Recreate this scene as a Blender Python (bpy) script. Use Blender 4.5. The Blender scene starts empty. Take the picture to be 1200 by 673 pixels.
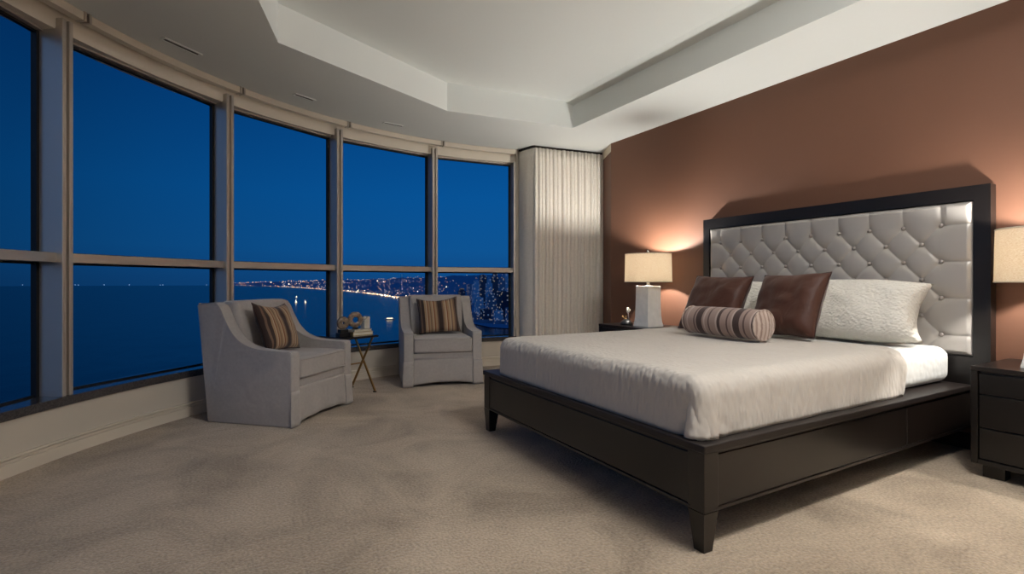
import bpy, bmesh, math, random
from mathutils import Vector, Matrix, noise
C = bpy.context.scene.collection
PI = math.pi
rnd = random.Random(7)

# ------------------------------------------------------------------ helpers
def s2l(c):
    return tuple(((v/255)/12.92 if v/255 <= 0.04045 else ((v/255+0.055)/1.055)**2.4) for v in c)

def new_mat(name):
    m = bpy.data.materials.new(name); m.use_nodes = True
    nt = m.node_tree; b = nt.nodes.get('Principled BSDF')
    return m, nt, b

def link(nt, a, b): nt.links.new(a, b)

def mat(name, rgb, rough=.6, metal=0, bump=None, var=None, spec=.5, sheen=0, coat=0):
    """plain procedural material: rgb sRGB 0-255, bump=(scale,strength,dist), var=(scale,amount)"""
    m, nt, b = new_mat(name)
    col = s2l(rgb)
    b.inputs['Base Color'].default_value = (*col, 1)
    b.inputs['Roughness'].default_value = rough
    b.inputs['Metallic'].default_value = metal
    b.inputs['Specular IOR Level'].default_value = spec
    b.inputs['Sheen Weight'].default_value = sheen
    b.inputs['Coat Weight'].default_value = coat
    tc = nt.nodes.new('ShaderNodeTexCoord')
    if var:
        n = nt.nodes.new('ShaderNodeTexNoise'); n.inputs['Scale'].default_value = var[0]; n.inputs['Detail'].default_value = 4
        link(nt, tc.outputs['Object'], n.inputs['Vector'])
        r = nt.nodes.new('ShaderNodeValToRGB')
        a = var[1]
        r.color_ramp.elements[0].position = .3; r.color_ramp.elements[1].position = .7
        r.color_ramp.elements[0].color = (*[c*(1-a) for c in col], 1)
        r.color_ramp.elements[1].color = (*[min(1, c*(1+a)) for c in col], 1)
        link(nt, n.outputs['Fac'], r.inputs['Fac']); link(nt, r.outputs['Color'], b.inputs['Base Color'])
    if bump:
        n2 = nt.nodes.new('ShaderNodeTexNoise'); n2.inputs['Scale'].default_value = bump[0]; n2.inputs['Detail'].default_value = 3
        link(nt, tc.outputs['Object'], n2.inputs['Vector'])
        bp = nt.nodes.new('ShaderNodeBump'); bp.inputs['Strength'].default_value = bump[1]; bp.inputs['Distance'].default_value = bump[2]
        link(nt, n2.outputs['Fac'], bp.inputs['Height']); link(nt, bp.outputs['Normal'], b.inputs['Normal'])
    return m

def emis(name, rgb, strength):
    m, nt, b = new_mat(name)
    b.inputs['Base Color'].default_value = (0, 0, 0, 1)
    b.inputs['Emission Color'].default_value = (*s2l(rgb), 1)
    b.inputs['Emission Strength'].default_value = strength
    return m

def obj(name, bm, m=None, parent=None, smooth=False, loc=None, recalc=True):
    if recalc: bmesh.ops.recalc_face_normals(bm, faces=bm.faces)
    me = bpy.data.meshes.new(name); bm.to_mesh(me); bm.free()
    if m:
        for x in (m if isinstance(m, (list, tuple)) else [m]): me.materials.append(x)
    if smooth:
        for p in me.polygons: p.use_smooth = True
    o = bpy.data.objects.new(name, me); C.objects.link(o)
    if parent: o.parent = parent
    if loc: o.location = loc
    return o

def auto_smooth(o, ang=40):
    """mark edges sharper than ang, smooth the rest"""
    me = o.data
    bm = bmesh.new(); bm.from_mesh(me)
    for e in bm.edges:
        e.smooth = not (len(e.link_faces) == 2 and e.calc_face_angle(0) > math.radians(ang))
    for f in bm.faces: f.smooth = True
    bm.to_mesh(me); bm.free()
    return o

def thing(name, label, cat, loc=(0, 0, 0), rz=0, group=None, rot=None):
    o = bpy.data.objects.new(name, None); C.objects.link(o)
    o.location = loc; o.rotation_euler = rot if rot else (0, 0, rz)
    o.empty_display_size = .1
    return tag(o, label, cat, group)

def tag(o, label, cat, group=None):
    o['label'] = label; o['category'] = cat
    if group: o['group'] = group
    return o

def struct(o):
    o['kind'] = 'structure'
    return o

def box(bm, x0, y0, z0, x1, y1, z1, bev=0, seg=2, M=None):
    vs = [bm.verts.new((x, y, z)) for x in (x0, x1) for y in (y0, y1) for z in (z0, z1)]
    idx = [(0, 1, 3, 2), (4, 6, 7, 5), (0, 4, 5, 1), (2, 3, 7, 6), (0, 2, 6, 4), (1, 5, 7, 3)]
    fs = [bm.faces.new([vs[i] for i in f]) for f in idx]
    geo = vs
    if bev:
        es = list({e for f in fs for e in f.edges})
        r = bmesh.ops.bevel(bm, geom=es, offset=bev, segments=seg, affect='EDGES', profile=.5)
        geo = list({v for f in r['faces'] for v in f.verts} | {v for v in vs if v.is_valid})
    if M is not None:
        for v in geo: v.co = M @ v.co
    return geo

def prism(bm, poly, a0, a1, axis='x', bev=0, seg=2):
    """extrude a 2-D polygon; axis x: poly=(y,z); axis y: poly=(x,z); axis z: poly=(x,y)"""
    def P(p, a):
        return {'x': (a, p[0], p[1]), 'y': (p[0], a, p[1]), 'z': (p[0], p[1], a)}[axis]
    A = [bm.verts.new(P(p, a0)) for p in poly]; B = [bm.verts.new(P(p, a1)) for p in poly]
    f0 = bm.faces.new(A); f1 = bm.faces.new(B[::-1])
    n = len(poly)
    for i in range(n):
        bm.faces.new((A[i], B[i], B[(i+1) % n], A[(i+1) % n]))
    if bev:
        bmesh.ops.bevel(bm, geom=list(f0.edges)+list(f1.edges), offset=bev, segments=seg, affect='EDGES', profile=.5)

def lathe(bm, prof, seg=24, c=(0, 0, 0)):
    rings = []
    for r, z in prof:
        if r < 1e-5: rings.append([bm.verts.new((c[0], c[1], c[2]+z))])
        else: rings.append([bm.verts.new((c[0]+r*math.cos(2*PI*i/seg), c[1]+r*math.sin(2*PI*i/seg), c[2]+z)) for i in range(seg)])
    for a, b in zip(rings, rings[1:]):
        for i in range(seg):
            j = (i+1) % seg
            if len(a) == 1 and len(b) == 1: continue
            if len(a) == 1: bm.faces.new((a[0], b[i], b[j]))
            elif len(b) == 1: bm.faces.new((a[i], a[j], b[0]))
            else: bm.faces.new((a[i], a[j], b[j], b[i]))

def tube(bm, pts, r, seg=8, closed=False):
    pts = [Vector(p) for p in pts]; n = len(pts); rings = []
    up = Vector((0, 0, 1)); last = None
    for i, p in enumerate(pts):
        if closed: t = pts[(i+1) % n]-pts[i-1]
        else: t = pts[min(i+1, n-1)]-pts[max(i-1, 0)]
        t.normalize()
        if last is None:
            a = t.cross(up) if abs(t.dot(up)) < .9 else t.cross(Vector((1, 0, 0)))
        else: a = last - t*last.dot(t)
        a.normalize(); last = a; b = t.cross(a)
        rr = r[i] if isinstance(r, (list, tuple)) else r
        rings.append([bm.verts.new(p+rr*(math.cos(2*PI*k/seg)*a+math.sin(2*PI*k/seg)*b)) for k in range(seg)])
    R = range(n if closed else n-1)
    for i in R:
        A, B = rings[i], rings[(i+1) % n]
        for k in range(seg):
            bm.faces.new((A[k], A[(k+1) % seg], B[(k+1) % seg], B[k]))
    if not closed:
        bm.faces.new(rings[0][::-1]); bm.faces.new(rings[-1])

def sphere(bm, c, r, u=12, v=8, sx=1, sy=1, sz=1):
    prof = [(r*math.sin(PI*i/v) if 0 < i < v else 0, -r*math.cos(PI*i/v)) for i in range(v+1)]
    n0 = len(bm.verts); lathe(bm, prof, u)
    bm.verts.ensure_lookup_table()
    for w in bm.verts[n0:]:
        w.co = Vector((c[0]+w.co.x*sx, c[1]+w.co.y*sy, c[2]+w.co.z*sz))

def grid(bm, nu, nv, fn, closeu=False):
    V = [[bm.verts.new(fn(i/nu, j/nv)) for j in range(nv+1)] for i in range(nu+(0 if closeu else 1))]
    m = len(V)
    for i in range(nu):
        for j in range(nv):
            bm.faces.new((V[i][j], V[(i+1) % m][j], V[(i+1) % m][j+1], V[i][j+1]))
    return V

def rounded_box(bm, lo, hi, r, step=.05, skip=(), disp=None):
    """soft box surface; skip: set of '-x','+x','-y','+y','-z','+z'"""
    lo, hi = Vector(lo), Vector(hi)
    rr = Vector(r) if isinstance(r, (tuple, list)) else Vector((r, r, r))
    def ticks(a, b, q):
        n = max(1, round((b-a-2*q)/step))
        t = [a+q*k/4 for k in range(4)]+[a+q+(b-a-2*q)*k/n for k in range(n+1)]+[b-q+q*k/4 for k in range(1, 5)]
        return t
    T = [ticks(lo[i], hi[i], rr[i]) for i in range(3)]
    n0 = len(bm.verts)
    for ax in range(3):
        for sg, val in (('-', lo[ax]), ('+', hi[ax])):
            if sg+'xyz'[ax] in skip: continue
            b, c = [i for i in range(3) if i != ax]
            V = []
            for p in T[b]:
                row = []
                for q in T[c]:
                    v = Vector((0, 0, 0)); v[ax] = val; v[b] = p; v[c] = q
                    row.append(bm.verts.new(v))
                V.append(row)
            for i in range(len(V)-1):
                for j in range(len(V[0])-1):
                    bm.faces.new((V[i][j], V[i+1][j], V[i+1][j+1], V[i][j+1]))
    bm.verts.ensure_lookup_table()
    bmesh.ops.remove_doubles(bm, verts=bm.verts[n0:], dist=1e-5)
    bm.verts.ensure_lookup_table()
    ilo, ihi = lo+rr, hi-rr
    for v in bm.verts[n0:]:
        p = v.co; q = Vector([min(max(p[i], ilo[i]), ihi[i]) for i in range(3)])
        d = Vector([(p[i]-q[i])/rr[i] if rr[i] > 1e-9 else 0 for i in range(3)])
        if d.length > 1e-6:
            if '-z' in skip and p.z < ilo.z: d.z = 0; q.z = p.z
            if '+x' in skip and p.x > ihi.x: d.x = 0; q.x = p.x
            if '-x' in skip and p.x < ilo.x: d.x = 0; q.x = p.x
            if d.length > 1e-6: d.normalize()
            v.co = Vector([q[i]+d[i]*rr[i] for i in range(3)])
    if disp:
        for v in bm.verts[n0:]: v.co = disp(v.co.copy())

def nz(p, s, seed=0):
    return noise.noise(Vector((p[0]*s+seed*7.3, p[1]*s+seed*3.1, p[2]*s+seed*5.7)))

# ------------------------------------------------------------------ materials
M = {}
M['ceiling'] = mat('ceiling_paint', (228, 231, 228), .85, bump=(60, .05, .002))
M['trimwhite'] = mat('trim_paint', (222, 212, 196), .5)
M['knee'] = mat('knee_wall_paint', (206, 197, 183), .7, bump=(80, .05, .002))
M['brown'] = mat('brown_wall_paint', (104, 69, 51), .62, bump=(90, .06, .002), var=(1.5, .03))
M['neutral'] = mat('plain_wall_paint', (206, 196, 180), .8)
M['mullion'] = mat('mullion_champagne_metal', (196, 188, 178), .38, metal=.6)
M['gasket'] = mat('window_gasket', (12, 12, 14), .6)
M['granite'] = mat('granite', (70, 66, 64), .12, var=(90, .5), spec=.8)
M['espresso'] = mat('espresso_wood', (23, 17, 14), .3, var=(6, .15), coat=.08)
M['espresso2'] = mat('espresso_wood_dark', (17, 13, 11), .33, var=(6, .15), coat=.06)
M['gapdark'] = mat('drawer_gap', (8, 7, 7), .8)
M['silver'] = mat('silver_leatherette', (172, 166, 160), .37, metal=.25, bump=(180, .05, .001), spec=.6)
M['button'] = mat('tuft_button', (158, 150, 144), .28, metal=.35)
M['lampstone'] = mat('white_lamp_stone', (240, 238, 232), .38, bump=(30, .15, .003), var=(14, .06))
M['chrome'] = mat('polished_nickel', (205, 200, 192), .18, metal=1)
M['brass'] = mat('aged_brass', (176, 140, 88), .3, metal=.9)
M['mirror'] = mat('smoked_mirror_top', (70, 74, 82), .06, metal=.9)
M['darkmetal'] = mat('dark_bronze', (46, 40, 36), .4, metal=.6)
M['ventgrey'] = mat('vent_shadow_gap', (96, 92, 88), .7)
M['deck'] = mat('espresso_deck', (30, 23, 20), .45, var=(6, .15))
M['black'] = mat('black_stone', (22, 21, 22), .35)
M['agate'] = mat('agate_disc', (128, 112, 96), .25, var=(34, .45))
M['gold'] = mat('gilt_cover', (176, 150, 96), .4, metal=.5)
M['paper'] = mat('book_cloth_cream', (206, 198, 180), .7)
M['pages'] = mat('book_pages', (222, 214, 194), .85)
M['stonepale'] = mat('pale_marble', (208, 202, 190), .4, var=(20, .12))

def fabric(name, rgb, weave=420, w=.25, wr=(3.5, .3, .02), var=(40, .05), rough=.9, sheen=.3):
    m, nt, b = new_mat(name)
    col = s2l(rgb)
    b.inputs['Roughness'].default_value = rough
    b.inputs['Sheen Weight'].default_value = sheen
    b.inputs['Specular IOR Level'].default_value = .25
    tc = nt.nodes.new('ShaderNodeTexCoord')
    n = nt.nodes.new('ShaderNodeTexNoise'); n.inputs['Scale'].default_value = var[0]; n.inputs['Detail'].default_value = 5
    link(nt, tc.outputs['Object'], n.inputs['Vector'])
    r = nt.nodes.new('ShaderNodeValToRGB')
    r.color_ramp.elements[0].position = .3; r.color_ramp.elements[1].position = .7
    r.color_ramp.elements[0].color = (*[c*(1-var[1]) for c in col], 1)
    r.color_ramp.elements[1].color = (*[min(1, c*(1+var[1])) for c in col], 1)
    link(nt, n.outputs['Fac'], r.inputs['Fac']); link(nt, r.outputs['Color'], b.inputs['Base Color'])
    n2 = nt.nodes.new('ShaderNodeTexNoise'); n2.inputs['Scale'].default_value = weave; n2.inputs['Detail'].default_value = 1
    link(nt, tc.outputs['Object'], n2.inputs['Vector'])
    n3 = nt.nodes.new('ShaderNodeTexNoise'); n3.inputs['Scale'].default_value = wr[0]; n3.inputs['Detail'].default_value = 2; n3.inputs['Distortion'].default_value = .6
    link(nt, tc.outputs['Object'], n3.inputs['Vector'])
    b1 = nt.nodes.new('ShaderNodeBump'); b1.inputs['Strength'].default_value = w; b1.inputs['Distance'].default_value = .002
    b2 = nt.nodes.new('ShaderNodeBump'); b2.inputs['Strength'].default_value = wr[1]; b2.inputs['Distance'].default_value = wr[2]
    link(nt, n2.outputs['Fac'], b1.inputs['Height']); link(nt, n3.outputs['Fac'], b2.inputs['Height'])
    link(nt, b2.outputs['Normal'], b1.inputs['Normal']); link(nt, b1.outputs['Normal'], b.inputs['Normal'])
    return m
M['linen'] = fabric('grey_linen_slipcover', (172, 166, 162), wr=(4, .5, .03))
M['curtain'] = fabric('curtain_linen', (228, 221, 210), wr=(2, .1, .01))
M['brownsatin'] = fabric('brown_pillow_cloth', (70, 40, 29), weave=300, w=.12, wr=(7, .5, .03), rough=.5, sheen=.15)
M['piping'] = fabric('dark_brown_piping', (52, 30, 24))

def quilt(name, rgb, sx=(16, 70, 70), strength=.5, dist=.006):
    """matelasse cloth: short wavy quilted ridges"""
    m, nt, b = new_mat(name)
    col = s2l(rgb)
    b.inputs['Base Color'].default_value = (*col, 1); b.inputs['Roughness'].default_value = .75
    b.inputs['Sheen Weight'].default_value = .15; b.inputs['Specular IOR Level'].default_value = .3
    tc = nt.nodes.new('ShaderNodeTexCoord'); mp = nt.nodes.new('ShaderNodeMapping')
    mp.inputs['Scale'].default_value = sx
    link(nt, tc.outputs['Object'], mp.inputs['Vector'])
    v = nt.nodes.new('ShaderNodeTexVoronoi'); v.feature = 'SMOOTH_F1'; v.inputs['Scale'].default_value = 1
    v.inputs['Smoothness'].default_value = .6
    link(nt, mp.outputs['Vector'], v.inputs['Vector'])
    n3 = nt.nodes.new('ShaderNodeTexNoise'); n3.inputs['Scale'].default_value = 3
    link(nt, tc.outputs['Object'], n3.inputs['Vector'])
    b2 = nt.nodes.new('ShaderNodeBump'); b2.inputs['Strength'].default_value = .2; b2.inputs['Distance'].default_value = .03
    link(nt, n3.outputs['Fac'], b2.inputs['Height'])
    bp = nt.nodes.new('ShaderNodeBump'); bp.inputs['Strength'].default_value = strength; bp.inputs['Distance'].default_value = dist
    bp.invert = True
    link(nt, v.outputs['Distance'], bp.inputs['Height']); link(nt, b2.outputs['Normal'], bp.inputs['Normal'])
    link(nt, bp.outputs['Normal'], b.inputs['Normal'])
    return m
M['coverlet'] = quilt('ivory_coverlet', (198, 190, 180), (40, 40, 17), .65, .010)
M['sheet'] = quilt('white_quilted_sheet', (218, 217, 213), (26, 26, 26), .5, .008)
M['sham'] = quilt('ivory_quilted_sham', (222, 217, 207), (56, 56, 68), .9, .008)

def stripes(name, stops, scale, axis=0, rough=.75):
    """woven stripes along one object axis; stops=[(pos,rgb)], constant interpolation over a repeating ramp"""
    m, nt, b = new_mat(name)
    b.inputs['Roughness'].default_value = rough; b.inputs['Sheen Weight'].default_value = .2; b.inputs['Specular IOR Level'].default_value = .3
    tc = nt.nodes.new('ShaderNodeTexCoord'); sp = nt.nodes.new('ShaderNodeSeparateXYZ')
    link(nt, tc.outputs['Object'], sp.inputs['Vector'])
    ma = nt.nodes.new('ShaderNodeMath'); ma.operation = 'MULTIPLY_ADD'; ma.inputs[1].default_value = scale; ma.inputs[2].default_value = .5
    link(nt, sp.outputs[axis], ma.inputs[0])
    fr = nt.nodes.new('ShaderNodeMath'); fr.operation = 'FRACT'; link(nt, ma.outputs[0], fr.inputs[0])
    r = nt.nodes.new('ShaderNodeValToRGB'); r.color_ramp.interpolation = 'CONSTANT'
    e = r.color_ramp.elements
    e[0].position = stops[0][0]; e[0].color = (*s2l(stops[0][1]), 1)
    e[1].position = stops[1][0]; e[1].color = (*s2l(stops[1][1]), 1)
    for p, c in stops[2:]:
        q = e.new(p); q.color = (*s2l(c), 1)
    link(nt, fr.outputs[0], r.inputs['Fac']); link(nt, r.outputs['Color'], b.inputs['Base Color'])
    n2 = nt.nodes.new('ShaderNodeTexNoise'); n2.inputs['Scale'].default_value = 260
    link(nt, tc.outputs['Object'], n2.inputs['Vector'])
    bp = nt.nodes.new('ShaderNodeBump'); bp.inputs['Strength'].default_value = .25; bp.inputs['Distance'].default_value = .002
    link(nt, n2.outputs['Fac'], bp.inputs['Height']); link(nt, bp.outputs['Normal'], b.inputs['Normal'])
    return m
dk, md, tn, cr, ru = (58, 42, 36), (112, 88, 72), (158, 130, 100), (190, 170, 144), (128, 82, 52)
M['stripecush'] = stripes('striped_cushion_cloth', [(0, dk), (.07, md), (.10, dk), (.16, tn), (.20, cr), (.22, ru), (.25, tn), (.29, md), (.31, tn), (.35, cr), (.37, ru),
    (.40, tn), (.45, md), (.48, dk), (.58, md), (.61, tn), (.66, cr), (.68, ru), (.71, tn), (.76, cr), (.78, md), (.81, tn), (.86, md), (.9, dk), (.95, md)], 2.1)
pa, pb, pc, pd = (150, 128, 118), (92, 72, 66), (176, 156, 146), (66, 48, 44)
M['stripebol'] = stripes('striped_bolster_cloth', [(0, pb), (.06, pa), (.10, pc), (.12, pa), (.2, pb), (.22, pa), (.24, pd), (.32, pa), (.34, pc), (.36, pa), (.4, pb), (.42, pa), (.5, pc),
    (.52, pd), (.56, pa), (.64, pb), (.66, pa), (.7, pc), (.72, pd), (.8, pa), (.84, pb), (.86, pa), (.92, pc), (.94, pd)], 1.5)
M['bolend'] = stripes('bolster_end_cloth', [(0, (178, 160, 148)), (.3, (150, 128, 118)), (.5, (184, 166, 154)), (.8, (140, 118, 108))], 14, axis=1)

# carpet
def carpet():
    m, nt, b = new_mat('cut_pile_carpet')
    b.inputs['Roughness'].default_value = .95; b.inputs['Specular IOR Level'].default_value = .1; b.inputs['Sheen Weight'].default_value = .25
    tc = nt.nodes.new('ShaderNodeTexCoord')
    big = nt.nodes.new('ShaderNodeTexNoise'); big.inputs['Scale'].default_value = 1.6; big.inputs['Detail'].default_value = 5; big.inputs['Roughness'].default_value = .62; big.inputs['Distortion'].default_value = .8
    fine = nt.nodes.new('ShaderNodeTexNoise'); fine.inputs['Scale'].default_value = 75; fine.inputs['Detail'].default_value = 4
    for n in (big, fine): link(nt, tc.outputs['Object'], n.inputs['Vector'])
    mx = nt.nodes.new('ShaderNodeMath'); mx.operation = 'MULTIPLY_ADD'; mx.inputs[1].default_value = .45
    link(nt, fine.outputs['Fac'], mx.inputs[0]); 
    sc = nt.nodes.new('ShaderNodeMath'); sc.operation = 'MULTIPLY'; sc.inputs[1].default_value = .55
    link(nt, big.outputs['Fac'], sc.inputs[0]); link(nt, sc.outputs[0], mx.inputs[2])
    r = nt.nodes.new('ShaderNodeValToRGB'); r.color_ramp.elements[0].position = .36; r.color_ramp.elements[1].position = .64
    r.color_ramp.elements[0].color = (*s2l((142, 125, 106)), 1); r.color_ramp.elements[1].color = (*s2l((206, 186, 161)), 1)
    link(nt, mx.outputs[0], r.inputs['Fac']); link(nt, r.outputs['Color'], b.inputs['Base Color'])
    b1 = nt.nodes.new('ShaderNodeBump'); b1.inputs['Strength'].default_value = .9; b1.inputs['Distance'].default_value = .014
    link(nt, fine.outputs['Fac'], b1.inputs['Height'])
    b2 = nt.nodes.new('ShaderNodeBump'); b2.inputs['Strength'].default_value = .25; b2.inputs['Distance'].default_value = .04
    link(nt, big.outputs['Fac'], b2.inputs['Height']); link(nt, b2.outputs['Normal'], b1.inputs['Normal'])
    link(nt, b1.outputs['Normal'], b.inputs['Normal'])
    return m
M['carpet'] = carpet()

def glass():
    m, nt, b = new_mat('window_glass')
    nt.nodes.remove(b)
    out = nt.nodes['Material Output']
    t = nt.nodes.new('ShaderNodeBsdfTransparent'); t.inputs['Color'].default_value = (.93, .96, .98, 1)
    link(nt, t.outputs[0], out.inputs['Surface'])
    return m
M['glass'] = glass()

def shade_mat():
    m, nt, b = new_mat('lampshade_linen')
    nt.nodes.remove(b)
    out = nt.nodes['Material Output']
    tc = nt.nodes.new('ShaderNodeTexCoord')
    n = nt.nodes.new('ShaderNodeTexNoise'); n.inputs['Scale'].default_value = 1; n.inputs['Detail'].default_value = 2
    mp = nt.nodes.new('ShaderNodeMapping'); mp.inputs['Scale'].default_value = (90, 90, 300)
    link(nt, tc.outputs['Object'], mp.inputs['Vector']); link(nt, mp.outputs['Vector'], n.inputs['Vector'])
    r = nt.nodes.new('ShaderNodeValToRGB'); r.color_ramp.elements[0].position = .3; r.color_ramp.elements[1].position = .7
    r.color_ramp.elements[0].color = (*s2l((232, 220, 200)), 1); r.color_ramp.elements[1].color = (*s2l((252, 246, 234)), 1)
    link(nt, n.outputs['Fac'], r.inputs['Fac'])
    d = nt.nodes.new('ShaderNodeBsdfDiffuse'); t = nt.nodes.new('ShaderNodeBsdfTranslucent')
    link(nt, r.outputs['Color'], d.inputs['Color']); link(nt, r.outputs['Color'], t.inputs['Color'])
    mx = nt.nodes.new('ShaderNodeMixShader'); mx.inputs[0].default_value = SHADE_T
    link(nt, d.outputs[0], mx.inputs[1]); link(nt, t.outputs[0], mx.inputs[2]); link(nt, mx.outputs[0], out.inputs['Surface'])
    return m
SHADE_T = .72
M['shade'] = shade_mat()

# ------------------------------------------------------------------ room shell
CX, CY, R = 2.514, 2.023, 4.119
WX = 4.366                      # headboard wall
H1, H2 = 2.932, 3.23            # soffit, tray ceiling
def pc(ang, r, z=0):
    a = math.radians(ang); return Vector((CX+r*math.cos(a), CY+r*math.sin(a), z))
A_END, A_START = 76.8, 218.0
ANG = [76.8, 92.67, 110.0, 127.1, 146.1, 164.0, 182.0, 200.0, 218.0]  # last bay is unseen, added to let in more blue sky light
YB = -2.6
XL = pc(218, R).x
WEND = Vector((4.366+.45*.78, 5.139+.89*.78))     # end of the bent wall
def arc(r, n=60, a0=A_END, a1=A_START):
    return [pc(a0+(a1-a0)*i/n, r) for i in range(n+1)]

def fill_poly(bm, loops, z):
    es = []
    for L in loops:
        vs = [bm.verts.new((p[0], p[1], z)) for p in L]
        es += [bm.edges.new((vs[i], vs[(i+1) % len(vs)])) for i in range(len(vs))]
    bmesh.ops.triangle_fill(bm, use_beauty=True, use_dissolve=False, edges=es)

outer = [Vector((WX+.6, YB-.1)), Vector((WX+.6, 6.3)), Vector((3.5, 6.35))]+[Vector(p[:2]) for p in arc(R+.22)]+[Vector((XL-.25, YB-.1))]
bm = bmesh.new(); fill_poly(bm, [outer], 0)
for f in bm.faces:
    if f.normal.z < 0: f.normal_flip()
struct(obj('floor', bm, M['carpet'], recalc=False))

# ceiling: soffit ring + tray sides + crown strip + upper ceiling, one continuous surface
tray = [(3.54, -1.2), (3.536, 4.836), (2.026, 5.003), (.338, 4.199), (.10, 3.35), (-.05, 2.4), (-.1, 1.3), (-.1, -1.2)]
top = [(3.385, -1.05), (3.385, 4.853), (2.026, 5.003), (.338, 4.199), (.10, 3.35), (-.05, 2.4), (-.1, 1.3), (-.1, -1.05)]
bm = bmesh.new(); fill_poly(bm, [outer, tray], H1)
n = len(tray)
lo = [bm.verts.new((*p, H1)) for p in tray]
mid = [bm.verts.new((*p, H2-.035 if i < 2 else H2)) for i, p in enumerate(tray)]
hi = [bm.verts.new((*p, H2)) for p in top]
for i in range(n):
    j = (i+1) % n
    bm.faces.new((lo[i], lo[j], mid[j], mid[i])); 
    try: bm.faces.new((mid[i], mid[j], hi[j], hi[i]))
    except ValueError: pass
bm.faces.new(hi)
bmesh.ops.remove_doubles(bm, verts=bm.verts, dist=1e-4)
for v in list(bm.verts): pass
# outer skin above, so the ceiling is a solid slab
struct(obj('ceiling', bm, M['ceiling']))

bm = bmesh.new()
# headboard wall with its bent end
poly = [(WX, YB), (WX, 5.139), (WEND.x, WEND.y), (WEND.x+.3, WEND.y), (WX+.4, 5.1), (WX+.4, YB)]
prism(bm, poly, 0, H1+.4, 'z')
struct(obj('wall_right', bm, M['brown']))
bm = bmesh.new()
d = Vector((.45, .89)).normalized(); nn = Vector((-d.y, d.x))
p0 = Vector((WX, 5.139)); p1 = Vector((WEND.x, WEND.y))
poly = [p0+nn*.004, p1+nn*.004, p1-nn*.05, p0-nn*.05+d*.03]
prism(bm, [(p.x, p.y) for p in poly], H1-.105, H1, 'z')
struct(obj('trim_1', bm, M['trimwhite']))
bm = bmesh.new(); box(bm, XL-.3, YB-.2, 0, WX+.4, YB, H1+.4)
struct(obj('wall_back', bm, M['neutral']))
bm = bmesh.new(); box(bm, XL-.25, YB, 0, XL, pc(218, R).y+.02, H1+.4)
struct(obj('wall_left', bm, M['neutral']))
pe = pc(A_END, R)
bm = bmesh.new()
prism(bm, [(pe.x, pe.y), (WEND.x+.02, pe.y-.02), (WEND.x+.02, pe.y+.22), (pe.x+.05, pe.y+.22)], 0, H1+.4, 'z')
struct(obj('wall_far', bm, M['knee']))

def arc_strip(bm, r0, r1, z0, z1, n=60, a0=A_END, a1=A_START):
    def ring(a): return [pc(a, r0, z0), pc(a, r1, z0), pc(a, r1, z1), pc(a, r0, z1)]
    prev = None
    for i in range(n+1):
        cur = [bm.verts.new(p) for p in ring(a0+(a1-a0)*i/n)]
        if prev:
            for k in range(4): bm.faces.new((prev[k], prev[(k+1) % 4], cur[(k+1) % 4], cur[k]))
        else: bm.faces.new(cur)
        prev = cur
    bm.faces.new(prev[::-1])
bm = bmesh.new(); arc_strip(bm, R, R+.24, 0, .335)
struct(auto_smooth(obj('wall_front', bm, M['knee'])))
bm = bmesh.new(); [arc_strip(bm, R-t_, R, a_, b2_) for t_, a_, b2_ in ((.016, 0, .074), (.004, .074, .084), (.013, .084, .096), (.003, .096, .103), (.017, .103, .116))]
struct(auto_smooth(obj('baseboard_front', bm, M['trimwhite'])))
bm = bmesh.new(); box(bm, WX-.014, YB, 0, WX, 5.13, .11, .003)
struct(obj('baseboard_right', bm, M['espresso']))
bm = bmesh.new(); arc_strip(bm, R-.014, R+.24, .328, .384)
struct(auto_smooth(obj('sill', bm, M['granite'])))
bm = bmesh.new(); arc_strip(bm, R+.055, R+.24, 2.772, H1+.01)
struct(auto_smooth(obj('trim_2', bm, M['trimwhite'])))

# windows: one bay each, between mullions
def radial_box(bm, ang, d0, d1, t0, t1, z0, z1, bev=0):
    a = math.radians(ang)
    ux, uy = math.cos(a), math.sin(a)
    Mx = Matrix(((ux, -uy, 0, CX), (uy, ux, 0, CY), (0, 0, 1, 0), (0, 0, 0, 1)))
    box(bm, R+d0, t0, z0, R+d1, t1, z1, bev, 1, Mx)

def between(bm, a0, a1, d0, d1, z0, z1):
    """straight bar between two mullion angles from depth d0 to d1"""
    p = [pc(a0, R+d0), pc(a1, R+d0), pc(a1, R+d1), pc(a0, R+d1)]
    prism(bm, [(q.x, q.y) for q in p], z0, z1, 'z')

def gasket(bm, a0, a1, z0, z1, t=.02):
    dA = math.degrees(t/(R+.2)); h = math.degrees(.036/(R+.2))
    A0, A1 = a0+h, a1-h
    between(bm, A0, A0+dA, .165, .205, z0, z1); between(bm, A1-dA*1.3, A1, .165, .205, z0, z1)
    between(bm, A0, A1, .184, .205, z0, z0+t*.5); between(bm, A0, A1, .175, .205, z1-t*.7, z1)

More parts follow.
